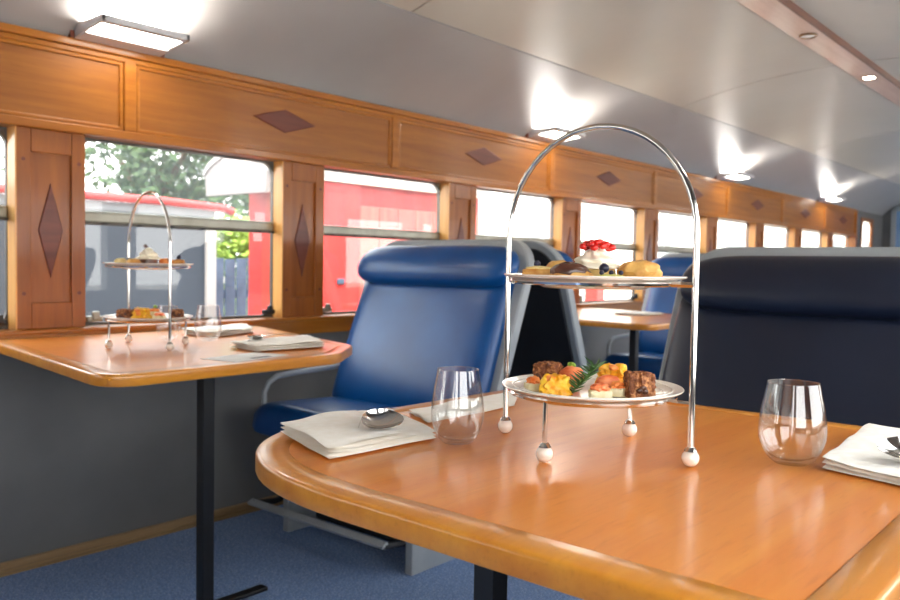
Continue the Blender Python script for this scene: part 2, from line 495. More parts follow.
# the small vestibule window beyond the panelling
vw = struct(empty('window_13', (11.0, WY + 0.01, 0.9)))
def vf(x0, x1, z0, z1, r, y): return [Vector((x, y, z)) for x, z in rrect(x0, x1, z0, z1, r)]
b = MB(); b.rings([vf(-0.27, 0.27, -0.01, 0.75, 0.01, -0.022), vf(-0.225, 0.20, 0.05, 0.71, 0.07, -0.022), vf(-0.225, 0.20, 0.05, 0.71, 0.07, 0.006), vf(-0.27, 0.27, -0.01, 0.75, 0.01, 0.006)], loop=True)
b.obj('frame', W_PIL, vw)
b = MB(); b.box(-0.235, 0.21, 0.0, 0.003, 0.04, 0.72); b.obj('pane', PANE, vw)

# skirting
b = MB(); b.box(XB, XE, WY - 0.012, WY + 0.01, 0.0, 0.040, 0.003); b.box(XB, XE, WY - 0.017, WY, 0.012, 0.020, 0.002); b.box(XB, XE, WY - 0.022, WY, 0.0, 0.008, 0.002)
struct(b.obj('baseboard_left', W_BASE))

# right wall with its window openings
b = MB(); b.box(XB, XE, RY - 0.1, RY, 0, ZW0); b.box(XB, XE, RY - 0.1, RY, ZW1, ZC + 0.01)
for i in range(-4, 10):
    x1 = P0 - 0.25 + PITCH * i; x0 = x1 - PWID
    if x1 > XB and x0 < XE: b.box(max(x0, XB), min(x1, XE), RY - 0.1, RY, ZW0, ZW1)
wr_ = struct(b.obj('wall_right', WALL))
# end walls
def ceil_z(y, off=0.0):
    u = (y - CY) / 1.53
    return 1.500 + 0.615 * math.sqrt(max(0, 1 - u * u)) + off
ZE = ceil_z(WY)
DZ = ZC - ZE
def cz(y): return ceil_z(y) + DZ * abs((y - CY) / (WY - CY)) ** 4
ys = [RY + (WY - RY) * k / 40 for k in range(41)]
def endwall(name, x0, x1, hole=None, mt=WALL):
    b = MB()
    prof = [(RY, 0), (WY, 0)] + [(y, cz(y) + 0.004) for y in ys[::-1]]
    b.rings([[Vector((x, y, z)) for y, z in prof] for x in (x0, x1)])
    return struct(b.obj(name, mt))
endwall('wall_back', XB - 0.08, XB)
we = endwall('wall_front', XE, XE + 0.08)
d = struct(empty('door_1', (XE, 2.16, 0)))
DOORB = mat_noise('blue door paint', hexc(104, 140, 184), hexc(120, 156, 198), 3, 0.4)
b = MB(); b.box(-0.03, 0, -0.42, 0.42, 0, 1.78, 0.006); b.obj('door_leaf', DOORB, d)
b = MB(); b.box(-0.04, 0, 0.42, 0.48, 0, 1.84, 0.004); b.box(-0.04, 0, -0.48, -0.42, 0, 1.84, 0.004); b.box(-0.04, 0, -0.48, 0.48, 1.78, 1.84, 0.004); b.obj('door_frame', SHELL, d)
b = MB(); b.tube([(-0.03, -0.34, 0.95), (-0.07, -0.34, 0.95), (-0.07, -0.26, 0.95)], 0.009); b.obj('door_handle', CHROME, d, True)

# ceiling: a dark backing shell, glossy coves and separate centre panels with open joints
b = MB()
prof = [(y, cz(y) + 0.012) for y in ys] + [(y, cz(y) + 0.06) for y in ys[::-1]]
b.rings([[Vector((x, y, z)) for y, z in prof] for x in (XB, XE)])
ce = struct(b.obj('ceiling', SEAMM))
SEAMY = 0.965              # distance of the long joint from the centre line
def ceil_piece(name, x0, x1, y0, y1, mt, n=16):
    b = MB()
    yy = [y0 + (y1 - y0) * k / n for k in range(n + 1)]
    prof = [(y, cz(y)) for y in yy] + [(y, cz(y) + 0.008) for y in yy[::-1]]
    b.rings([[Vector((x, y, z)) for y, z in prof] for x in (x0, x1)])
    return b.obj(name, mt, ce, 30)
G_ = 0.004
ceil_piece('cove', XB, XE, RY, CY - SEAMY - G_, COVE)
ceil_piece('cove', XB, XE, CY + SEAMY + G_, WY, COVE)
sx = [XB, -0.03, 2.37, 4.77, 7.17, 9.57, XE]
for a, c in zip(sx, sx[1:]):
    ceil_piece('ceiling_panel', a + G_, c - G_, CY - SEAMY + G_, CY + SEAMY - G_, CEIL)
# thin rods of joint cover visible as a slightly darker line, then the centre wood strip
zt = cz(CY)
b = MB(); b.box(XB, XE, CY - 0.085, CY + 0.045, zt - 0.030, zt + 0.006, 0.004)
t1 = struct(b.obj('trim_1', W_STRIP))
b = MB(); b.box(XB, XE, CY - 0.095, CY - 0.085, zt - 0.034, zt + 0.006, 0.002); b.obj('edge_bead', W_STRIPD, t1)
b = MB(); b.box(XB, XE, CY + 0.045, CY + 0.053, zt - 0.026, zt + 0.006, 0.002); b.obj('edge_bead', W_STRIP, t1)

# ------------------------------------------------------------------ lamps
def wall_lamp(x, side, label, group):
    t = thing('wall_lamp', label, 'lamp', (x, WY - 0.002 if side > 0 else RY + 0.002, ZC + 0.002), 0 if side > 0 else PI, group)
    # local: y<0 is into the car, wedge box that opens upward and inward
    L_ = 0.148
    P = lambda q, h=0.0: (-0.205 * q, 0.028 * q + h)        # q runs from the wall (0) to the front edge (1)
    def slab(name, q0, q1, h0, h1, x0, x1, mt, bevel=0):
        b = MB(); (ya, za), (yb, zb) = P(q0), P(q1)
        b.rings([[Vector((x_, ya, za + h0)), Vector((x_, yb, zb + h0)), Vector((x_, yb, zb + h1)), Vector((x_, ya, za + h1))] for x_ in (x0, x1)])
        return b.obj(name, mt, t)
    slab('lower_plate', 0.0, 0.40, -0.006, 0.014, -L_, L_, LAMPG)
    slab('front_bar', 0.90, 1.0, -0.006, 0.014, -L_ - 0.006, L_ + 0.006, LAMPG)
    for s_ in (-1, 1):
        b = MB(); b.rings([[Vector((s_ * L_ + o_, y_, z_)) for y_, z_ in (P(0.02, -0.006), P(0.45, -0.001), P(1.0, -0.005), P(1.0, 0.014), P(0.4, 0.030), P(0.02, 0.046))] for o_ in (-0.005, 0.005)])
        b.obj('end_plate', LAMPG, t)
        b = MB(); b.box(s_ * (L_ + 0.013) - 0.007, s_ * (L_ + 0.013) + 0.007, -0.020, 0.0, -0.004, 0.056, 0.002); b.obj('mounting_block', W_DIA, t)
    slab('diffuser', 0.40, 0.90, 0.003, 0.006, -L_ + 0.006, L_ - 0.006, LAMP)
    slab('tube', 0.25, 0.80, 0.020, 0.024, -L_ + 0.02, L_ - 0.02, LAMPS)
    return t
ordn = ['first and nearest wall lamp above the left window panelling', 'second along the left panelling, behind the near stand hoop',
        'third along the left panelling, right of the near stand hoop', 'fourth and farthest wall lamp at the end of the left panelling']
for k in range(4):
    wall_lamp((1.425, 3.985, 6.585, 9.185)[k], 1, 'grey wedge lamp, ' + ordn[k], 'wall lamps on the left panelling')
ordr = ['nearest', 'second', 'third', 'farthest']
for k in range(4):
    wall_lamp(1.385 + 2.60 * k, -1, 'grey wedge lamp on the right wall opposite the %s left lamp' % ordr[k], 'wall lamps on the right wall')

def downlight(x, lit, label):
    t = thing('downlight', label, 'lamp', (x, CY - 0.02, zt - 0.030), 0, 'downlights in the ceiling strip')
    b = MB(); b.lathe([(0.030, 0.0), (0.040, 0.0), (0.041, -0.004), (0.036, -0.008), (0.030, -0.005), (0.030, 0.0)], 24); b.obj('ring', BRONZE, t, True)
    b = MB(); b.lathe([(0.001, -0.002), (0.0295, -0.002), (0.0295, -0.0045), (0.001, -0.006)], 20); b.obj('lens', SPOT if lit else CERAM, t, True)
downlight(3.98, False, 'unlit round downlight with bronze ring in the ceiling strip')
downlight(5.03, True, 'glowing round downlight farther along the ceiling strip')

# ------------------------------------------------------------------ tables
def round_poly(pts, n=18):
    out = []
    N = len(pts)
    for i, (x, y, r) in enumerate(pts):
        p = Vector((x, y)); a = Vector(pts[i - 1][:2]); c = Vector(pts[(i + 1) % N][:2])
        if r <= 0: out.append((x, y)); continue
        u = (a - p).normalized(); v = (c - p).normalized()
        ang = u.angle(v); d_ = r / math.tan(ang / 2)
        d_ = min(d_, (a - p).length * 0.49, (c - p).length * 0.49)
        p0, p1 = p + u * d_, p + v * d_
        for k in range(n + 1):
            t = k / n
            q = p0 * (1 - t) ** 2 + p * 2 * t * (1 - t) + p1 * t * t
            out.append((q.x, q.y))
    return out
def inset(poly, d_):
    N = len(poly); out = []
    area = sum(poly[i][0] * poly[(i + 1) % N][1] - poly[(i + 1) % N][0] * poly[i][1] for i in range(N))
    sg = 1 if area > 0 else -1
    for i in range(N):
        a, p, c = Vector(poly[i - 1]), Vector(poly[i]), Vector(poly[(i + 1) % N])
        e1 = (p - a).normalized(); e2 = (c - p).normalized()
        n1 = Vector((-e1.y, e1.x)) * sg; n2 = Vector((-e2.y, e2.x)) * sg
        bi = (n1 + n2); bi = bi.normalized() / max(0.3, math.sqrt((1 + n1.dot(n2)) / 2))
        q = p + bi * d_
        out.append((q.x, q.y))
    return out

def table(name, label, loc, pts, post, bar, group, bw=0.055):
    t = thing(name, label, 'table', loc, 0, group)
    o = round_poly(pts)
    T, TH = 0.75, 0.029
    prof = [(bw, T - 0.0045), (bw, T - 0.0006), (bw - 0.001, T), (0.006, T), (0.0025, T - 0.001), (0.0008, T - 0.003), (0, T - 0.006), (0, T - TH + 0.005), (0.0015, T - TH + 0.0015), (0.005, T - TH), (bw, T - TH)]
    b = MB(); b.rings([[Vector((x, y, z)) for x, y in inset(o, d_)] for d_, z in prof], loop=True)
    b.obj('edge_band', W_BAND, t, 35)
    b = MB(); b.prism(inset(o, bw + 0.0003), T - TH + 0.002, T - 0.0003)
    b.obj('tabletop', W_TOP, t)
    px, py = post
    b = MB(); b.box(px - 0.0185, px + 0.0185, py - 0.0185, py + 0.0185, 0.008, T - TH, 0.003); b.obj('post', BLACK, t)
    b = MB(); b.box(px - 0.10, px + 0.10, py - 0.07, py + 0.07, T - TH - 0.006, T - TH); b.obj('top_plate', BLACK, t)
    b = MB(); b.box(px + bar[0], px + bar[1], py - 0.018, py + 0.018, 0, 0.012, 0.003); b.obj('foot_bar', BLACK, t)
    return t
# left table (local origin at its own foot)
LT = (1.33, 2.05, 0)
def rel(pts, o): return [(x - o[0], y - o[1], r) for x, y, r in pts]
lp = rel([(1.00, 2.725, 0), (0.868, 1.728, 0.09), (1.56, 1.742, 0.16), (1.76, 1.90, 0.12), (2.00, 2.725, 0)], LT)
lt = table('dining_table', 'varnished beech table under the left window carrying a two tier stand', LT, lp, (0.0, 0.0), (-0.20, 0.21), 'wall tables', 0.045)
ft = dup(lt, (1.33 + 2.531, 2.05, 0), 0, 'distant varnished table in the next bay beyond the blue seats', 'wall tables')
RTc = (0.955, 0.73, 0)
rp_ = rel([(0.602, 0.155, 0.01), (1.491, 0.155, 0.01), (1.491, 1.020, 0.15), (0.612, 1.048, 0.36)], RTc)
rt = table('dining_table', 'large varnished beech table filling the foreground', RTc, rp_, (0, 0), (-0.22, 0.22), 'wall tables', 0.045)
b = MB(); b.box(0.70 - RTc[0], 1.40 - RTc[0], RY + 0.002 - RTc[1], 0.20 - RTc[1], 0.690, 0.713); b.obj('wall_bracket', BLACK, rt)

# ------------------------------------------------------------------ seats
def pillow(wd, ht, th, ex=0.30, p=10, nu=22, nv=18, flat=0.35):
    """closed puffy slab: u across (y), v up (z), front toward -x; returns MB in local coords, base centre at origin"""
    b = MB()
    def pt(u, v, front):
        f = max(0.0, (1 - abs(u) ** p) * (1 - abs(v) ** p)) ** ex
        return Vector((-(th * f) if front else th * flat * f, u * wd / 2, (v + 1) * ht / 2))
    us = [math.sin(-PI / 2 + PI * k / nu) for k in range(nu + 1)]; vs = [math.sin(-PI / 2 + PI * k / nv) for k in range(nv + 1)]
    rings = []
    fr = [[b.bm.verts.new(pt(u, v, True)) for u in us] for v in vs]
    bk = [[b.bm.verts.new(pt(u, v, False)) for u in us] for v in vs]
    for g, rev in ((fr, False), (bk, True)):
        for j in range(nv):
            for i in range(nu):
                q = [g[j][i], g[j][i + 1], g[j + 1][i + 1], g[j + 1][i]]
                b.face(q[::-1] if rev else q)
    bmesh.ops.remove_doubles(b.bm, verts=b.bm.verts, dist=1e-5)
    return b
def shear(b, k, x0=0, z0=0, taper=None):
    for v in b.bm.verts:
        if taper: v.co.y *= 1 + taper * (v.co.z)
        v.co.x += k * v.co.z
        v.co.x += x0; v.co.z += z0
    return b

LEAN = 0.385
def make_seat(label, vin, wd=0.82, group='blue vinyl carriage seats', arm=True):
    t = thing('carriage_seat', label, 'seat', (0, 0, 0), 0, group)
    H = wd / 2
    gap = 0.065 if arm else 0.030
    # shell: leaning slab with rounded top corners
    z0, z1 = 0.30, 1.103
    def shell_ring(ins, off):
        pts = [(-H + ins, z0 + ins), (H - ins, z0 + ins)]
        r = 0.13 - ins
        for k in range(9): a = PI / 2 * k / 8; pts.append((H - 0.13 + r * math.cos(a), z1 - 0.13 + r * math.sin(a)))
        for k in range(9): a = PI / 2 + PI / 2 * k / 8; pts.append((-H + 0.13 + r * math.cos(a), z1 - 0.13 + r * math.sin(a)))
        return [Vector(((z - 0.58) * LEAN + off, y, z)) for y, z in pts]
    b = MB(); b.rings([shell_ring(0.006, 0.0), shell_ring(0, 0.006), shell_ring(0, 0.042), shell_ring(0.006, 0.048)])
    sh = b.obj('seat_shell', SHELL, t)
    b = MB(); b.rings([shell_ring(0.03, 0.0482), shell_ring(0.034, 0.056)])
    b.obj('back_cover', SHELLBK, sh)
    b = shear(pillow(wd - gap, 0.50, 0.070), LEAN, (0.465 - 0.58) * LEAN + 0.004, 0.465, -0.06)
    b.obj('backrest', vin, t, True)
    # headrest bolster
    b = MB(); rings = []
    N = 26; Lh = H - (0.018 if arm else 0.040)
    for k in range(N + 1):
        tt = -1 + 2 * k / N
        y = Lh * math.sin(tt * PI / 2)
        e = max(0.0, 1 - abs(y / Lh) ** 9) ** 0.42
        e = max(e, 0.03)
        cx, c_z = (1.0 - 0.58) * LEAN - 0.052, 1.000
        rings.append([Vector((cx + (0.066 * math.cos(a) - 0.0 * math.sin(a)) * e + LEAN * 0.078 * math.sin(a) * e, y, c_z + 0.078 * math.sin(a) * e)) for a in [2 * PI * q / 20 for q in range(20)]])
    b.rings(rings); b.obj('headrest', vin, t, True)
    # seat pan
    b = pillow(wd - 0.02, 0.45, 0.10, 0.22, 12, 20, 16, 0.3)
    for v in b.bm.verts:
        x, y, z = v.co; v.co = Vector((0.02 - z, y, 0.375 - x + 0.02 * (z / 0.42)))
    b.obj('seat_cushion', vin, t, True)
    b = MB(); b.box(-0.36, 0.06, -0.40, 0.40, 0.30, 0.372, 0.01); b.obj('seat_base', DARK, t)
    for s_ in (-1, 1):
        b = MB(); b.box(-0.34, -0.06, s_ * 0.315 - 0.016, s_ * 0.315 + 0.016, 0.0, 0.33, 0.004); b.obj('pedestal', SHELL, t)
    b = MB(); b.box(-0.22, 0.02, -0.29, 0.29, 0.03, 0.31, 0.01); b.obj('underseat_shade', DARK, t)  # dark block standing in for the shadow under the seat
    # footrest bar with brackets
    b = MB()
    M_ = Matrix.Translation((-0.43, 0, 0.115)) @ Matrix.Rotation(math.radians(-25), 4, 'Y')
    b.box(-0.014, 0.014, -0.30, 0.41, -0.006, 0.006, 0.003, mx=M_)
    fr_ = b.obj('footrest', SHELL, t)
    for yb in (-0.29, 0.39):
        b = MB(); b.tube([(-0.43, yb, 0.112), (-0.33, yb, 0.100), (-0.20, yb, 0.12)], 0.012, 8); b.obj('bracket', SHELLBK, fr_, True)
    if arm:
        b = MB(); pts = []
        y = arm * 0.39
        for q in [(-0.36, 0.40), (-0.385, 0.46), (-0.385, 0.52), (-0.365, 0.555), (-0.325, 0.575), (-0.25, 0.58), (-0.10, 0.585), (0.0, 0.59)]:
            pts.append((q[0], y, q[1]))
        b.tube(pts, 0.011, 10); b.obj('armrest', SHELL, t, True)
    return t
SY = 2.12
SX = 2.262
sA = make_seat('bright blue vinyl seat facing the camera behind the left table', VINYL, arm=1)
sA.location = (SX, SY, 0)
MID = 2.56
BAY = 2.531
make_b = dup(sA, (2 * MID - SX, SY, 0), PI, 'blue seat turned away, back to back with the left blue seat')
for ch in list(make_b.children):
    if ch.name.startswith('armrest'): ch.location.y = -0.78
dup(sA, (SX + BAY, SY, 0), 0, 'far blue seat facing the camera behind the distant table')
sR = make_seat('dark shade-toned blue vinyl seat beyond the foreground table on the right', VINYL_SHADE, 0.96, arm=0)
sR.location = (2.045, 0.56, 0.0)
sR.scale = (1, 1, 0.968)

# ------------------------------------------------------------------ stands and crockery
def stand(label, loc, rz):
    """hoop posts on local +-y, short legs on local +-x"""
    t = thing('tiered_stand', label, 'stand', loc, rz, 'two tier chrome stands')
    HR, LR = 0.1495, 0.1145
    za, ztop = 0.300, 0.452
    pts = [(0, -HR, 0.016)] + [(0, -HR, z) for z in (0.08, 0.16, 0.24, za)]
    for k in range(1, 24):
        a = PI * k / 24
        pts.append((0, -HR * math.cos(a), za + (ztop - za) * math.sin(a)))
    pts += [(0, HR, z) for z in (za, 0.24, 0.16, 0.08, 0.016)]
    b = MB(); b.tube(pts, 0.0042, 12); b.obj('hoop', CHROME, t, True)
    for z, r in ((0.0812, 0.1145), (0.2357, 0.1145)):
        b = MB(); b.tube([(r * math.cos(2 * PI * k / 40), r * math.sin(2 * PI * k / 40), z) for k in range(40)], 0.0038, 8, loop=True)
        rg = b.obj('ring', CHROME, t, True)
        for s_ in (-1, 1):
            b = MB(); b.tube([(0, s_ * r, z), (0, s_ * HR, z)], 0.0036, 8); b.obj('bracket', CHROME, rg, True)
    for s_ in (-1, 1):
        b = MB(); b.tube([(s_ * LR, 0, 0.016), (s_ * LR, 0, 0.050), (s_ * LR, 0, 0.0800)], 0.0034, 8)
        b.obj('leg', CHROME, t, True)
    for (x, y) in ((0, HR), (0, -HR), (LR, 0), (-LR, 0)):
        b = MB(); b.ball((x, y, 0.0115), 0.0115, 3); bl = b.obj('foot', BALL, t, True)
        b = MB(); b.lathe([(0.006, 0.0195), (0.0085, 0.0205), (0.006, 0.0245), (0.0046, 0.026)], 12, (x, y, 0)); b.obj('cap', CHROME, bl, True)
    return t

def plate(label, loc, parent=None):
    b = MB()
    prof = [(0.001, 0.004), (0.070, 0.004), (0.085, 0.0055), (0.092, 0.0085), (0.110, 0.0125), (0.1235, 0.0145), (0.1255, 0.0150), (0.1262, 0.0138), (0.1245, 0.0122), (0.110, 0.0090), (0.092, 0.0045), (0.078, 0.0), (0.070, -0.0035), (0.066, -0.0035), (0.064, 0.0), (0.001, 0.0)]
    b.lathe(prof, 64)
    o = b.obj('dessert_plate', CERAM, None, True, loc)
    tag(o, label, 'plate', 'white plates on the stands')
    b = MB(); b.tube([(0.0985 * math.cos(2 * PI * k / 48), 0.0985 * math.sin(2 * PI * k / 48), 0.0102) for k in range(48)], 0.0009, 6, loop=True); b.obj('rim_line', CERAM, o, True)
    b = MB(); b.tube([(0.1105 * math.cos(2 * PI * k / 48), 0.1105 * math.sin(2 * PI * k / 48), 0.0130) for k in range(48)], 0.0009, 6, loop=True); b.obj('rim_line', CERAM, o, True)
    return o

NS = Vector((1.0125, 0.602, 0.75))
LS = Vector((1.266, 2.250, 0.75))
stand('two tier chrome stand in the foreground with sandwiches and cakes', NS, 0)
s2 = stand('two tier chrome stand on the left table by the window', LS, math.radians(-7))
PZ0, PZ1 = 0.0725, 0.2270
plate('white plate of savouries on the lower ring of the foreground stand', NS + Vector((0, 0, PZ0 + 0.0035)))
plate('white plate of cakes on the upper ring of the foreground stand', NS + Vector((0, 0, PZ1 + 0.0035)))
plate('white plate on the lower ring of the window stand', LS + Vector((0, 0, PZ0 + 0.0035)))
plate('white plate on the upper ring of the window stand', LS + Vector((0, 0, PZ1 + 0.0035)))
RV, FV = Vector((0.509, -0.861, 0)), Vector((0.861, 0.509, 0))
def spot(base, tier, lat, dep, dz=0.0045 + 0.0035):
    rv, fv = (RV, FV) if base is NS else (Vector((0.872, -0.489, 0)), Vector((0.489, 0.872, 0)))
    return base + Vector((0, 0, (PZ0, PZ1)[tier] + dz)) + rv * lat + fv * dep
YW = -math.radians(59.4)      # x axis of food along the viewer's right

def rough_box(b, sx_, sy_, sz_, wob=0.0015, n=6, taper=0.0, freq=140, seed=0):
    """lumpy block standing on z=0"""
    g = bmesh.ops.create_cube(b.bm, size=1)
    es = list({e for v in g['verts'] for e in v.link_edges})
    r_ = bmesh.ops.subdivide_edges(b.bm, edges=es, cuts=n, use_grid_fill=True)
    vs = list({v for v in b.bm.verts if v.is_valid})
    for v in vs:
        if v.tag: continue
        v.tag = True
        p = v.co * 2
        q = Vector((p.x, p.y, p.z))
        k = (abs(q.x) ** 8 + abs(q.y) ** 8 + abs(q.z) ** 8) ** (1 / 8)
        q = q / k
        tp = 1 - taper * (q.z + 1) / 2
        c = Vector((q.x * sx_ / 2 * tp, q.y * sy_ / 2 * tp, (q.z + 1) * sz_ / 2))
        d_ = noise.noise(c * freq + Vector((seed * 3.7, seed, 0))) * wob
        c += q.normalized() * d_
        c.z = max(c.z, 0)
        v.co = c
    return b

def brownie(label, loc, rz, s=(0.036, 0.032, 0.033), seed=1):
    b = MB(); rough_box(b, *s, wob=0.0045, n=10, freq=260, seed=seed)
    o = b.obj('brownie', BROWNIE, None, True, loc); o.rotation_euler = (0, 0, rz)
    tag(o, label, 'cake', 'brownies')
    for k in range(3):
        b = MB(); b.ball((random.uniform(-.3, .3) * s[0], -s[1] * 0.50, s[2] * random.uniform(.25, .75)), (0.005, 0.003, 0.004), 2, 0.3, 30)
        b.obj('chocolate_chunk', CHOC, o, True)
    return o
def frittata(label, loc, rz, s=(0.048, 0.036, 0.030), seed=2):
    b = MB(); rough_box(b, *s, wob=0.007, n=12, taper=0.3, freq=170, seed=seed)
    o = b.obj('egg_bite', EGG, None, True, loc); o.rotation_euler = (0, 0, rz)
    tag(o, label, 'snack', 'egg bites')
    b = MB()
    for k in range(2):
        b = MB(); b.ball((random.uniform(-.3, .3) * s[0], random.uniform(-.5, 0) * s[1], s[2] * random.uniform(.5, .9)), (0.008, 0.007, 0.005), 2, 0.4, 40)
        b.obj('melted_topping', PEACH, o, True)
    return o
def canape(label, loc, rz, s=(0.036, 0.030, 0.016), top='salmon', seed=3, green=False):
    t = thing('canape', label, 'snack', loc, rz, 'canapes')
    b = MB(); rough_box(b, *s, wob=0.001, n=5, freq=200, seed=seed); b.obj('bread', BREAD, t, True)
    b = MB()
    b.ball((0, 0, s[2] + 0.002), (s[0] * 0.42, s[1] * 0.42, 0.0065), 3, 0.5, 22); b.obj('topping', SALMON if top == 'salmon' else PEACH, t, True)
    if green:
        b = MB(); b.ball((0.0, 0.006, s[2] + 0.013), (0.007, 0.006, 0.005), 2, 0.5, 40); b.obj('garnish', LIME, t, True)
    return t
def salmon_roll(label, loc, rz, r=0.015, L_=0.03, green=True):
    t = thing('salmon_roll', label, 'snack', loc, rz, 'salmon rolls')
    b = MB(); rings = []
    for k in range(9):
        x = -L_ / 2 + L_ * k / 8; e = (1 - abs(2 * x / L_) ** 5 * 0.5)
        rings.append([Vector((x, r * e * 1.05 * math.cos(a), r + 0.001 + r * e * math.sin(a) * (1 + 0.08 * math.sin(3 * a + k)))) for a in [2 * PI * q / 18 for q in range(18)]])
    b.rings(rings); b.obj('roll', SALMON, t, True)
    b = MB(); b.ball((L_ / 2 - 0.002, 0, r), (0.004, r * 0.6, r * 0.6), 2, 0.3, 30); b.obj('filling', CREAM, t, True)
    if green:
        b = MB(); b.ball((0, 0, 2 * r + 0.002), (0.007, 0.006, 0.005), 2, 0.5, 40); b.obj('garnish', LIME, t, True)
    return t
def rosemary(label, loc, rz):
    t = thing('rosemary_sprig', label, 'herb', loc, rz)
    stem = [Vector((-0.012 + 0.024 * k / 8, 0.006 * math.sin(k), 0.004 + 0.032 * (k / 8))) for k in range(9)]
    b = MB(); b.tube(stem, 0.0012, 6); b.obj('stem', GREEN, t, True)
    b = MB()
    for k in range(46):
        q = k / 45 * 7.9; i = int(q); p = stem[i].lerp(stem[min(i + 1, 8)], q - i)
        a = k * 2.4
        d_ = Vector((math.cos(a), math.sin(a) * 0.8, 0.35 + 0.5 * random.random())).normalized()
        L_ = random.uniform(0.011, 0.018)
        sd = d_.orthogonal().normalized() * 0.0012
        b.rings([[p + sd, p - sd * 0.5 + d_.cross(sd) * 0.8, p - sd], [p + d_ * L_ * 0.6 + sd, p + d_ * L_ * 0.6 + d_.cross(sd) * 0.8, p + d_ * L_ * 0.6 - sd], [p + d_ * L_ + sd * 0.1, p + d_ * L_ + d_.cross(sd) * .1, p + d_ * L_ - sd * 0.1]])
    nd = b.obj('needles', GREEN, t); nd['kind'] = 'stuff'
    return t
def cream_cake(label, loc, rz, sc=1.0, red=True, base=CAKE):
    t = thing('cream_cake', label, 'cake', loc, rz, 'cream cakes')
    b = MB(); b.lathe([(0.001, 0), (0.022 * sc, 0), (0.0235 * sc, 0.004), (0.0225 * sc, 0.018 * sc), (0.020 * sc, 0.020 * sc), (0.001, 0.020 * sc)], 24); b.obj('base', base, t, True)
    b = MB(); rings = []
    nz_ = 26
    for k in range(nz_ + 1):
        f = k / nz_
        r0 = (0.0235 * (1 - f) ** 0.6 + 0.004 * (1 - f)) * sc * (1 + 0.10 * math.sin(f * PI * 5.5))
        z = (0.019 + 0.030 * f) * sc
        rings.append([Vector((r0 * (1 + 0.13 * math.cos(7 * a + 8 * f)) * math.cos(a), r0 * (1 + 0.13 * math.cos(7 * a + 8 * f)) * math.sin(a), z)) for a in [2 * PI * q / 42 for q in range(42)]])
    b.rings(rings); b.obj('whipped_cream', CREAM, t, 60)
    if red:
        me = None
        for k in range(17):
            a = k * 2.4; rr = (0.0035 + 0.0155 * math.sqrt(k / 17)) * sc
            p = (rr * math.cos(a) + 0.001, rr * math.sin(a), (0.0475 + 0.0075 * (1 - k / 17) + random.uniform(-.001, .001)) * sc)
            if me is None:
                b = MB(); b.ball((0, 0, 0), 0.0047 * sc, 2); o = b.obj('redcurrant', REDB, t, True, p); me = o.data
            else: link('redcurrant', me, t, p)
    return t
def berry(label, loc, r=0.0065, mt=None, cat='berry'):
    t = thing('blueberry' if mt is None else 'raspberry', label, cat, loc, 0.3)
    b = MB(); b.ball((0, 0, r), (r, r, r * 0.93), 3); b.obj('fruit', mt or BLUEB, t, True)
    b = MB(); b.lathe([(r * 0.25, 2 * r * 0.955), (r * 0.42, 2 * r * 0.94), (r * 0.40, 2 * r * 0.99), (r * 0.25, 2 * r * 0.97)], 10); b.obj('crown', mt or BLUEB, t, True)
    return t
def puff(label, loc, rz, s=(0.022, 0.020, 0.015), top=None, seed=4, mt=None):
    t = thing('pastry_puff', label, 'pastry', loc, rz, 'pastry puffs')
    b = MB(); b.ball((0, 0, s[2] * 0.95), (s[0], s[1], s[2]), 3, 0.18, 18 + seed)
    for v in b.bm.verts: v.co.z = max(v.co.z, 0.0)
    b.obj('puff', mt or PASTRY, t, True)
    b = MB(); b.lathe([(s[0] * 0.8, 0.0), (s[0] * 0.97, 0.003), (s[0] * 0.92, 0.007), (s[0] * 0.8, 0.008)], 18); b.obj('filling', CUSTARD, t, True)
    if top:
        b = MB(); b.ball((0, 0, s[2] * 1.75), (s[0] * 0.72, s[1] * 0.72, s[2] * 0.28), 3, 0.2, 20); b.obj('icing', top, t, True)
    return t
def tart(label, loc, rz, s=(0.042, 0.030, 0.016), fill=CUSTARD, seed=5, bits=None):
    t = thing('fruit_tart', label, 'pastry', loc, rz, 'tarts')
    b = MB(); rough_box(b, s[0], s[1], s[2], 0.0015, 6, -0.06, 120, seed); b.obj('crust', PASTRY, t, True)
    b = MB(); b.ball((0, 0, s[2]), (s[0] * 0.42, s[1] * 0.42, 0.004), 3, 0.3, 30); b.obj('filling', fill, t, True)
    if bits:
        for k in range(bits):
            b = MB(); b.ball((-s[0] * 0.3 + s[0] * 0.6 * k / max(1, bits - 1), -s[1] * 0.18, s[2] + 0.0055), 0.0035, 2); b.obj('berry', BLUEB, t, True)
    return t
def eclair(label, loc, rz):
    t = thing('chocolate_eclair', label, 'pastry', loc, rz)
    b = MB(); b.ball((0, 0, 0.010), (0.029, 0.017, 0.010), 3, 0.1, 20); b.obj('choux', PASTRY, t, True)
    b = MB(); b.ball((-0.002, 0, 0.0145), (0.0275, 0.0165, 0.0125), 3, 0.16, 22); b.obj('chocolate_icing', CHOC, t, True)
    b = MB(); b.tube([(-0.018 + 0.0045 * k, -0.006 * math.cos(k * 1.9) - 0.004, 0.0265 - 0.00030 * (k - 3) ** 2 + 0.001) for k in range(10)], 0.0011, 6); b.obj('drizzle', CHOC, t, True)
    return t

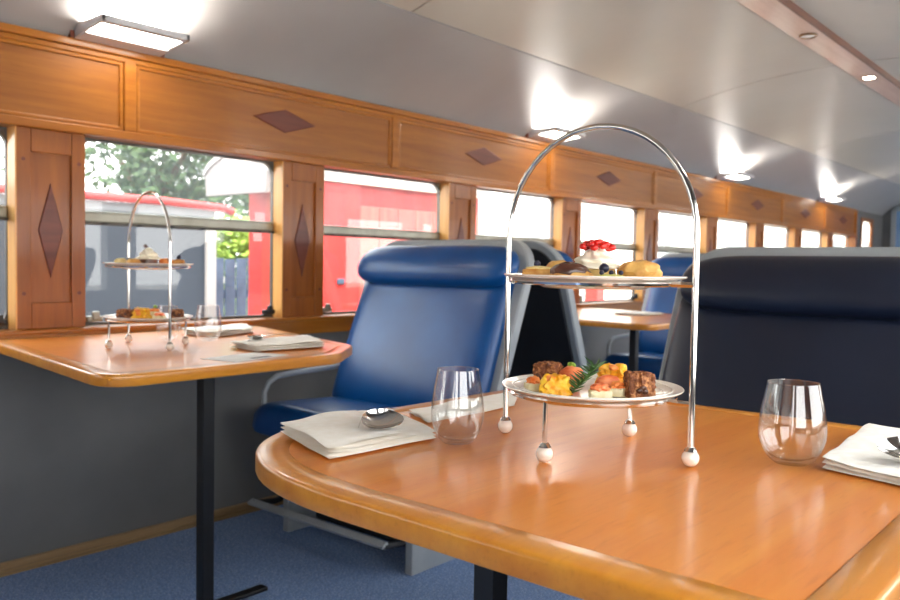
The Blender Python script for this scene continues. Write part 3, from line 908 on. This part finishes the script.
# lower tier of the foreground stand
brownie('chocolate brownie square at right on the near lower plate', spot(NS, 0, 0.064, -0.028), YW + 0.25, (0.037, 0.032, 0.034), 1)
brownie('chocolate brownie square at back left on the near lower plate', spot(NS, 0, -0.063, 0.026), YW - 0.3, (0.036, 0.032, 0.036), 9)
frittata('yellow egg bite at front left on the near lower plate', spot(NS, 0, -0.049, -0.040), YW + 0.1, (0.044, 0.034, 0.026), 2)
frittata('yellow egg bite at the back of the near lower plate', spot(NS, 0, 0.030, 0.052), YW - 0.2, (0.046, 0.034, 0.034), 6)
canape('small bread square with orange filling at far left of near lower plate', spot(NS, 0, -0.080, -0.014), YW + 0.4, (0.024, 0.022, 0.012), 'peach', 3)
salmon_roll('salmon roll with green garnish behind the rosemary', spot(NS, 0, -0.029, 0.024), YW + 1.0, 0.016, 0.032)
salmon_roll('salmon roll between rosemary and right brownie', spot(NS, 0, 0.023, 0.006), YW + 0.5, 0.0115, 0.032, False)
canape('bread square topped with salmon at front of near lower plate', spot(NS, 0, 0.012, -0.056), YW + 0.15, (0.030, 0.024, 0.012), 'salmon', 4)
canape('plain pale bread square beside the right brownie', spot(NS, 0, 0.035, -0.028), YW - 0.5, (0.022, 0.022, 0.012), 'peach', 8)
rosemary('green rosemary sprig in the middle of the near lower plate', spot(NS, 0, -0.010, -0.042), YW).scale = (1.3, 1.3, 1.2)
# upper tier of the foreground stand
tart('pale custard slice at left end of the near upper plate', spot(NS, 1, -0.078, -0.005), YW, (0.042, 0.032, 0.018), CUSTARD, 5)
berry('blueberry on the custard slice of the near upper plate', spot(NS, 1, -0.080, 0.002, 0.028), 0.005)
puff('small golden puff behind the chocolate eclair', spot(NS, 1, -0.050, 0.035), YW, (0.022, 0.020, 0.0155), None, 3)
eclair('chocolate glazed eclair at front of the near upper plate', spot(NS, 1, -0.030, -0.040), YW + 0.2)
cream_cake('cream topped cake with redcurrants in middle of the near upper plate', spot(NS, 1, 0.001, 0.012), YW, 1.02).scale = (1.25, 1.2, 1.0)
tart('kiwi tart at front of the near upper plate', spot(NS, 1, 0.022, -0.050), YW + 0.1, (0.042, 0.028, 0.009), KIWI, 7, 3)
berry('large blueberry resting before the redcurrant cake', spot(NS, 1, 0.013, -0.046, 0.0215), 0.0068)
puff('large golden puff at right of the near upper plate', spot(NS, 1, 0.062, 0.0), YW, (0.031, 0.026, 0.0165), None, 6)
berry('raspberry at right end of the near upper plate', spot(NS, 1, 0.092, 0.012), 0.0055, REDB)
# window stand, lower tier
brownie('chocolate brownie at left on the window stand', spot(LS, 0, -0.062, 0.0), YW, (0.044, 0.034, 0.030), 12)
brownie('chocolate brownie at right on the window stand', spot(LS, 0, 0.080, 0.0), YW + 0.3, (0.034, 0.032, 0.028), 13)
frittata('orange yellow egg bite at front of the window stand', spot(LS, 0, -0.018, -0.030), YW, (0.050, 0.040, 0.034), 14)
canape('bread square with salmon on the window stand', spot(LS, 0, 0.030, -0.040), YW + 0.2, (0.034, 0.030, 0.014), 'salmon', 15)
canape('bread square with green garnish on the window stand', spot(LS, 0, 0.015, 0.030), YW - 0.2, (0.042, 0.032, 0.022), 'peach', 16, True)
# window stand, upper tier
puff('small custard puff at left on the window stand', spot(LS, 1, -0.072, 0.0), YW, (0.022, 0.020, 0.012), None, 7, CUSTARD)
puff('custard puff beside the cake on the window stand', spot(LS, 1, -0.040, -0.04), YW, (0.020, 0.018, 0.012), None, 8)
berry('blueberry between the puffs at left of the window stand', spot(LS, 1, -0.052, -0.015, 0.018), 0.008)
cream_cake('cream cake on dark base on the window stand', spot(LS, 1, 0.0, 0.0), YW, 1.15, False, CHOC)
berry('dark red berry on the cream cake of the window stand', spot(LS, 1, -0.008, 0.0, 0.062), 0.006, CHOC)
puff('orange puff right of the cake on the window stand', spot(LS, 1, 0.046, -0.01), YW, (0.017, 0.016, 0.013), None, 9, PEACH)
puff('golden puff at right end of the window stand', spot(LS, 1, 0.082, 0.0), YW, (0.022, 0.020, 0.012), None, 10)
berry('blackcurrant on the right puff of the window stand', spot(LS, 1, 0.085, 0.0, 0.030), 0.007)

# glasses
def tumbler(label, loc, r=0.0425, h=0.107):
    t = thing('stemless_glass', label, 'glass', loc, 0, 'stemless glasses')
    k = r / 0.0425; q = h / 0.107
    outp = [(0.0005, 0.0), (0.016, 0.0), (0.022, 0.001), (0.030, 0.008), (0.0375, 0.020), (0.0418, 0.034), (0.0425, 0.046), (0.0415, 0.060), (0.0385, 0.078), (0.0350, 0.095), (0.0328, 0.107)]
    inn = [(0.0319, 0.1068), (0.0341, 0.095), (0.0376, 0.078), (0.0405, 0.060), (0.0415, 0.046), (0.0407, 0.034), (0.0365, 0.021), (0.0285, 0.011), (0.018, 0.0065), (0.0005, 0.0055)]
    b = MB(); b.lathe([(a * k, z * q) for a, z in outp + inn], 48); b.obj('bowl', GOBLET, t, True)
    b = MB(); b.tube([(0.0323 * k * math.cos(2 * PI * i / 40), 0.0323 * k * math.sin(2 * PI * i / 40), 0.107 * q) for i in range(40)], 0.0007, 6, loop=True); b.obj('rim', GOBLET, t, True)
    return t
tumbler('empty stemless glass left of the foreground stand', (0.908, 0.760, 0.75), 0.0385, 0.107)
tumbler('empty stemless glass right of the foreground stand', (1.128, 0.363, 0.75), 0.0430, 0.108)
tumbler('empty stemless glass behind the window stand', (1.430, 2.420, 0.75), 0.038, 0.107)
tumbler('empty stemless glass by the napkins on the left table', (1.500, 2.300, 0.75), 0.0425, 0.112)

# napkins: folded layers
def napkin(label, cs, layers=3, th=0.0045, lift=(0, 0, 0, 0), seed=0, shrink=0.0, group='folded white napkins', flap=0):
    """cs: four corners (x,y) in order; lift: extra height per corner"""
    cx = sum(c[0] for c in cs) / 4; cy = sum(c[1] for c in cs) / 4
    t = thing('napkin', label, 'napkin', (cx, cy, 0.75), 0, group)
    A = [Vector((c[0] - cx, c[1] - cy, l)) for c, l in zip(cs, lift)]
    nu, nv = 18, 14
    for k in range(layers + (1 if flap else 0)):
        b = MB()
        s_ = 1 - shrink * k
        vmax = flap if k == layers else 1
        top, bot = [], []
        for j in range(nv + 1):
            rt_, rb_ = [], []
            for i in range(nu + 1):
                u, v = i / nu, j / nv * vmax
                p = (A[0] * (1 - u) * (1 - v) + A[1] * u * (1 - v) + A[2] * u * v + A[3] * (1 - u) * v)
                p = Vector((p.x * s_, p.y * s_, p.z))
                e = min(u, 1 - u, v, vmax - v)
                nz_ = noise.noise(Vector((p.x * 14 + seed, p.y * 14, k * 0.4)))
                wv = 0.0022 * (nz_ + 0.5) * (1 if p.z > 0 or k > 0 else 0.4)
                z = p.z + k * (th * 0.93) + max(0, wv) * (k + 1) * 0.8
                ed = min(1, e * 14) ** 0.5
                p2 = p + Vector((noise.noise(Vector((v * 4, seed, 0))) * 0.004, noise.noise(Vector((u * 4, seed + 9, 0))) * 0.004, 0))
                rt_.append(b.bm.verts.new((p2.x, p2.y, z + th * (0.45 + 0.5 * ed))))
                rb_.append(b.bm.verts.new((p2.x, p2.y, max(0.0003, z + th * (0.45 - 0.45 * ed)))))
            top.append(rt_); bot.append(rb_)
        for j in range(nv):
            for i in range(nu):
                b.face([top[j][i], top[j][i + 1], top[j + 1][i + 1], top[j + 1][i]])
                b.face([bot[j][i], bot[j + 1][i], bot[j + 1][i + 1], bot[j][i + 1]])
        for j in range(nv):
            b.face([top[j][0], top[j + 1][0], bot[j + 1][0], bot[j][0]]); b.face([top[j][nu], bot[j][nu], bot[j + 1][nu], top[j + 1][nu]])
        for i in range(nu):
            b.face([top[0][i], bot[0][i], bot[0][i + 1], top[0][i + 1]]); b.face([top[nv][i], top[nv][i + 1], bot[nv][i + 1], bot[nv][i]])
        b.obj('fold', LINEN, t, 60)
    return t
napkin('folded white napkin holding a spoon at the rounded near corner of the foreground table', [(0.758, 0.975), (0.706, 0.806), (0.905, 0.797), (0.985, 0.975)], 3, 0.0045, (0.004, 0, 0, 0.002), 1, flap=0.66)
napkin('flat white napkin behind the left glass of the foreground table', [(0.985, 0.885), (1.215, 0.882), (1.36, 0.978), (1.03, 0.972)], 2, 0.003, (0, 0, 0, 0), 2)
napkin('white napkin with a spoon at the right edge of the picture', [(1.120, 0.322), (1.075, 0.150), (1.31, 0.155), (1.40, 0.335)], 3, 0.005, (0, 0, 0.012, 0.008), 3)
napkin('white napkin with dark cutlery at the aisle edge of left table', [(1.425, 2.075), (1.41, 1.915), (1.635, 1.888), (1.735, 2.095)], 3, 0.0065, (0, 0, 0.002, 0.002), 4)
napkin('white napkin near the window on the left table', [(1.56, 2.56), (1.555, 2.37), (1.775, 2.43), (1.86, 2.60)], 3, 0.007, (0, 0, 0.002, 0.002), 5)
napkin('white napkin on the distant table', [(3.98, 2.25), (4.0, 2.05), (4.2, 2.05), (4.24, 2.25)], 2, 0.006, (0, 0, 0, 0), 6)

def spoon(label, loc, rz, sc=1.0, tilt=0.0, hl=0.11, drop=0.004):
    """bowl centred at the origin, long axis local x, handle toward -x"""
    t = thing('dessert_spoon', label, 'cutlery', loc, rz, 'dessert spoons')
    t.rotation_euler = (tilt, 0, rz)
    b = MB()
    nu, nv = 20, 10
    def g(off):
        rings = []
        for j in range(nv + 1):
            f = j / nv
            rings.append([Vector((0.028 * sc * f * math.cos(a) * (1 + 0.06 * math.cos(a)), 0.0185 * sc * f * math.sin(a) * (1 - 0.10 * math.cos(a)), 0.010 * sc * f * f + 0.0006 + off)) for a in [2 * PI * q / nu for q in range(nu)]])
        rings[0] = [Vector((0.0005 * math.cos(2 * PI * q / nu), 0.0005 * math.sin(2 * PI * q / nu), 0.0006 + off)) for q in range(nu)]
        return rings
    b.rings(g(0.0) + g(0.0012)[::-1])
    b.obj('bowl', STEEL, t, True)
    b = MB(); rings = []
    for k in range(13):
        f = k / 12
        x = -0.026 * sc - hl * f
        z = 0.0105 * sc - drop * min(1, f * 5.0) if drop > 0.006 else 0.0105 * sc + 0.006 * math.sin(f * PI * 0.9) - drop * f
        wdt = 0.003 + 0.0045 * f ** 1.5
        rings.append([Vector((x, wdt * math.cos(a), z + 0.0012 * math.sin(a))) for a in [2 * PI * q / 8 for q in range(8)]])
    b.rings(rings); b.obj('handle', STEEL, t, True)
    return t
spoon('steel spoon bowl resting on the napkin at near corner of foreground table', (0.828, 0.834, 0.7765), math.radians(-48), 1.08, 0.60, 0.035, 0.023)
spoon('steel spoon on the napkin at the right edge of the picture', (1.156, 0.231, 0.7765), math.radians(112), 1.2, -0.55, 0.09)
spoon('steel spoon on the napkin at the aisle edge of the left table', (1.50, 2.045, 0.7715), math.radians(160), 1.05, 0.0, 0.11)
# printed card lying on the left table
mc = thing('menu_card', 'pale printed card lying flat at the aisle edge of the left table', 'card', (1.32, 1.845, 0.7502), math.radians(12))
b = MB(); b.box(-0.105, 0.105, -0.06, 0.06, 0, 0.0006); b.obj('sheet', PAPER, mc)
b = MB(); b.box(-0.02, 0.05, -0.045, -0.03, 0.0006, 0.0009); b.obj('printed_line', INK, mc)

# ------------------------------------------------------------------ outside on the left
b = MB(); b.box(-60, 120, -60, 120, -1.25, -1.2); struct(b.obj('ground', GROUND))
# red boarded shed with a rounded white roof
rc = thing('red_shed', 'red boarded shed with rounded white roof end seen through second window', 'shed', (4.35, 5.3, -1.2))
b = MB(); b.box(0, 2.3, 0.03, 0.75, 0, 2.90); b.obj('body', REDP, rc)
for k in range(7):
    x0 = 0.62 + 0.238 * k
    b = MB(); b.box(x0, x0 + 0.226, 0, 0.035, 0.05, 2.70, 0.006); b.obj('board', REDL, rc)
b = MB(); b.box(0, 0.61, -0.012, 0.035, 0, 2.88, 0.006); b.obj('corner_panel', REDP, rc)
b = MB(); b.box(0.66, 0.71, -0.03, 0.0, 1.7, 2.10, 0.004); b.obj('grab_rail', WHITEP, rc)
b = MB(); b.box(0.34, 0.42, -0.035, -0.012, 2.02, 2.07, 0.008); b.obj('handle', FENCEM, rc)
arc = [(-0.06 + 0.87 * k / 16, 2.90 + 0.16 * math.sin(PI * k / 16) ** 0.7) for k in range(17)]
b = MB(); b.rings([[Vector((x, y, z)) for y, z in arc] + [Vector((x, y, z + 0.05)) for y, z in arc[::-1]] for x in (-0.42, 2.35)]); b.obj('roof', WHITEP, rc)
b = MB(); b.box(0.0, 2.35, -0.055, -0.03, 2.88, 2.975, 0.004); b.obj('fascia', CREAMP, rc)
b = MB(); gp = [(-0.03, 2.74)] + [(y * 0.97 + 0.01, z) for y, z in arc] + [(0.78, 2.74)]
b.rings([[Vector((x, y, z)) for y, z in gp] for x in (-0.41, -0.37)]); b.obj('gable_panel', GABLE, rc)
# grey wagon left of it
gw = thing('grey_wagon', 'grey flat sided wagon with red roof edge seen through first window', 'wagon', (0.3, 5.0, -1.2))
b = MB(); b.box(-3.5, 3.00, 0, 2.3, 0.6, 2.50, 0.01); b.obj('body', GREYW, gw)
b = MB(); b.box(-3.5, 3.00, -0.03, 2.33, 2.50, 2.56, 0.01); b.obj('roof_sheet', GREYR, gw)
b = MB(); b.tube([(-3.5, -0.05, 2.600), (2.6, -0.05, 2.585), (3.06, -0.05, 2.565), (3.12, -0.05, 2.545)], 0.028, 10); b.obj('red_edge', REDP, gw, True)
b = MB(); b.box(2.93, 3.00, -0.04, 0.0, 0.6, 2.46, 0.006); b.obj('corner_post', WHITEP, gw)
for k in range(3):
    b = MB(); b.box(-1.9 + 1.5 * k, -1.88 + 1.5 * k, -0.008, 0.002, 0.6, 2.48); b.obj('seam', GREYR, gw)
for y in (0.5, 1.8):
    for x in (-2.5, 2.2):
        b = MB(); b.lathe([(0.001, -0.06), (0.38, -0.06), (0.38, 0.06), (0.001, 0.06)], 24)
        M_ = Matrix.Translation((x, y, 0.38)) @ Matrix.Rotation(PI / 2, 4, 'X')
        for v in b.bm.verts: v.co = M_ @ v.co
        b.obj('wheel', BLACK, gw)
# board fence behind the gap
fe = thing('board_fence', 'dark blue board fence below the green hedge in the gap', 'fence', (4.3, 7.6, -1.2))
for k in range(20):
    b = MB(); hgt = 2.22 + 0.02 * random.random(); b.box(0.145 * k, 0.145 * k + 0.125, 0, 0.025, 0.05, hgt, 0.004); b.obj('board', FENCEM, fe)
for z in (0.5, 1.8):
    b = MB(); b.box(0, 2.9, 0.025, 0.07, z, z + 0.09); b.obj('rail', FENCEM, fe)
for x in (0.0, 1.4, 2.8):
    b = MB(); b.box(x, x + 0.09, 0.07, 0.16, 0, 2.1); b.obj('post', FENCEM, fe)

def leaves(center, rad, n, size, mt, name, parent, clumps=14, seed=0):
    rnd = random.Random(seed)
    cl = []
    for k in range(clumps):
        d_ = Vector((rnd.gauss(0, 1), rnd.gauss(0, 1), rnd.gauss(0, 1))).normalized() * rnd.uniform(0.35, 1.0)
        cl.append((Vector((d_.x * rad[0], d_.y * rad[1], d_.z * rad[2])), rnd.uniform(0.25, 0.45)))
    vs, fs = [], []
    for k in range(n):
        c, r = rnd.choice(cl)
        d_ = Vector((rnd.gauss(0, 1), rnd.gauss(0, 1), rnd.gauss(0, 1))).normalized() * (rnd.random() ** 0.45) * r
        p = Vector(center) + c + Vector((d_.x * rad[0], d_.y * rad[1], d_.z * rad[2]))
        a = Vector((rnd.gauss(0, 1), rnd.gauss(0, 1), rnd.gauss(0, 1))).normalized(); q = a.orthogonal().normalized()
        L_ = size * rnd.uniform(0.6, 1.2)
        i = len(vs)
        vs += [p - a * L_, p + q * L_ * 0.5, p + a * L_, p - q * L_ * 0.5]
        fs.append((i, i + 1, i + 2, i + 3))
    me = bpy.data.meshes.new(name); me.from_pydata(vs, [], fs); me.materials.append(mt)
    o = link(name, me, parent); o['kind'] = 'stuff'
    return o
def tree(label, loc, h, rad, n, mt, seed, name='leafy_tree', size=0.11):
    t = thing(name, label, 'tree', loc, 0, 'trees beyond the wagons')
    b = MB(); b.tube([(0, 0, 0), (0.05, 0.02, h * 0.35), (0, -0.05, h * 0.7)], [0.22, 0.16, 0.08], 8); tr = b.obj('trunk', BARK, t, True)
    for k in range(4):
        a = k * 1.7; b = MB(); b.tube([(0.03, 0, h * (0.35 + 0.08 * k)), (rad[0] * 0.5 * math.cos(a), rad[1] * 0.5 * math.sin(a), h * (0.55 + 0.08 * k))], [0.08, 0.03], 6); b.obj('branch', BARK, tr, True)
    leaves((0, 0, h * 0.70), rad, n, size, mt, 'foliage', t, 30, seed)
tree('dark leafy tree left of the white shed gable', (7.4, 12.9, -1.2), 5.4, (1.6, 1.5, 1.9), 4200, LEAFD, 1)
tree('dark leafy tree at left of the first window view', (5.2, 18.0, -1.2), 5.4, (2.4, 2.0, 1.5), 2600, LEAFD, 2)
tree('tall green tree behind the white shed gable', (12.0, 16.2, -1.2), 7.2, (2.2, 2.2, 2.6), 7500, LEAFD, 3)
tree('distant dark tree at far left beyond the wagon', (-0.6, 16.0, -1.2), 5.2, (2.6, 2.2, 2.0), 5000, LEAFD, 4)
hd = thing('hedge', 'sunny green hedge above the dark blue fence', 'hedge', (6.2, 9.6, -1.2))
b = MB()
for k in range(1): b.tube([(0, 0, 0), (0.1, 0, 1.5)], 0.05, 6)
b.obj('stem', BARK, hd)
leaves((0, 0, 1.9), (1.6, 0.8, 1.5), 5200, 0.10, LEAFL, 'foliage', hd, 22, 9)
# pale station building far along the track with red posts
sb = thing('station_building', 'pale sunlit station building far along the track', 'building', (9.0, 7.2, -1.2))
b = MB(); b.box(0, 40, 0.6, 3.4, 0, 4.6); b.obj('wall', STUCCO, sb)
b = MB(); b.box(-0.3, 40.5, 0.2, 3.7, 4.6, 4.75, 0.02); b.obj('roof', WHITEP, sb)
for k in range(6):
    b = MB(); b.box(2.0 + 4 * k, 3.2 + 4 * k, 0.56, 0.62, 1.4, 3.2, 0.01); wf_ = b.obj('window', WHITEP, sb)
    b = MB(); b.box(2.08 + 4 * k, 3.12 + 4 * k, 0.55, 0.565, 1.48, 3.12); b.obj('pane', GREYR, wf_)
for k, (x, y) in enumerate(((10.95, 6.5), (13.4, 6.9))):
    rpst = thing('red_post', ('nearer', 'farther')[k] + ' of two red posts standing before the pale station building', 'post', (x, y, -1.2))
    b = MB(); b.box(-0.11, 0.11, -0.11, 0.11, 0, 2.42, 0.01); b.obj('shaft', REDP, rpst)
    b = MB(); b.box(-0.14, 0.14, -0.14, 0.14, 2.42, 2.48, 0.01); b.obj('cap', WHITEP, rpst)
# unseen pale slab, added to bounce sunlight in through the right hand windows
b = MB(); b.box(-60, 120, -14, -0.62, -1.2, -0.12, 0.02); struct(b.obj('floor_bounce_slab', STUCCO))
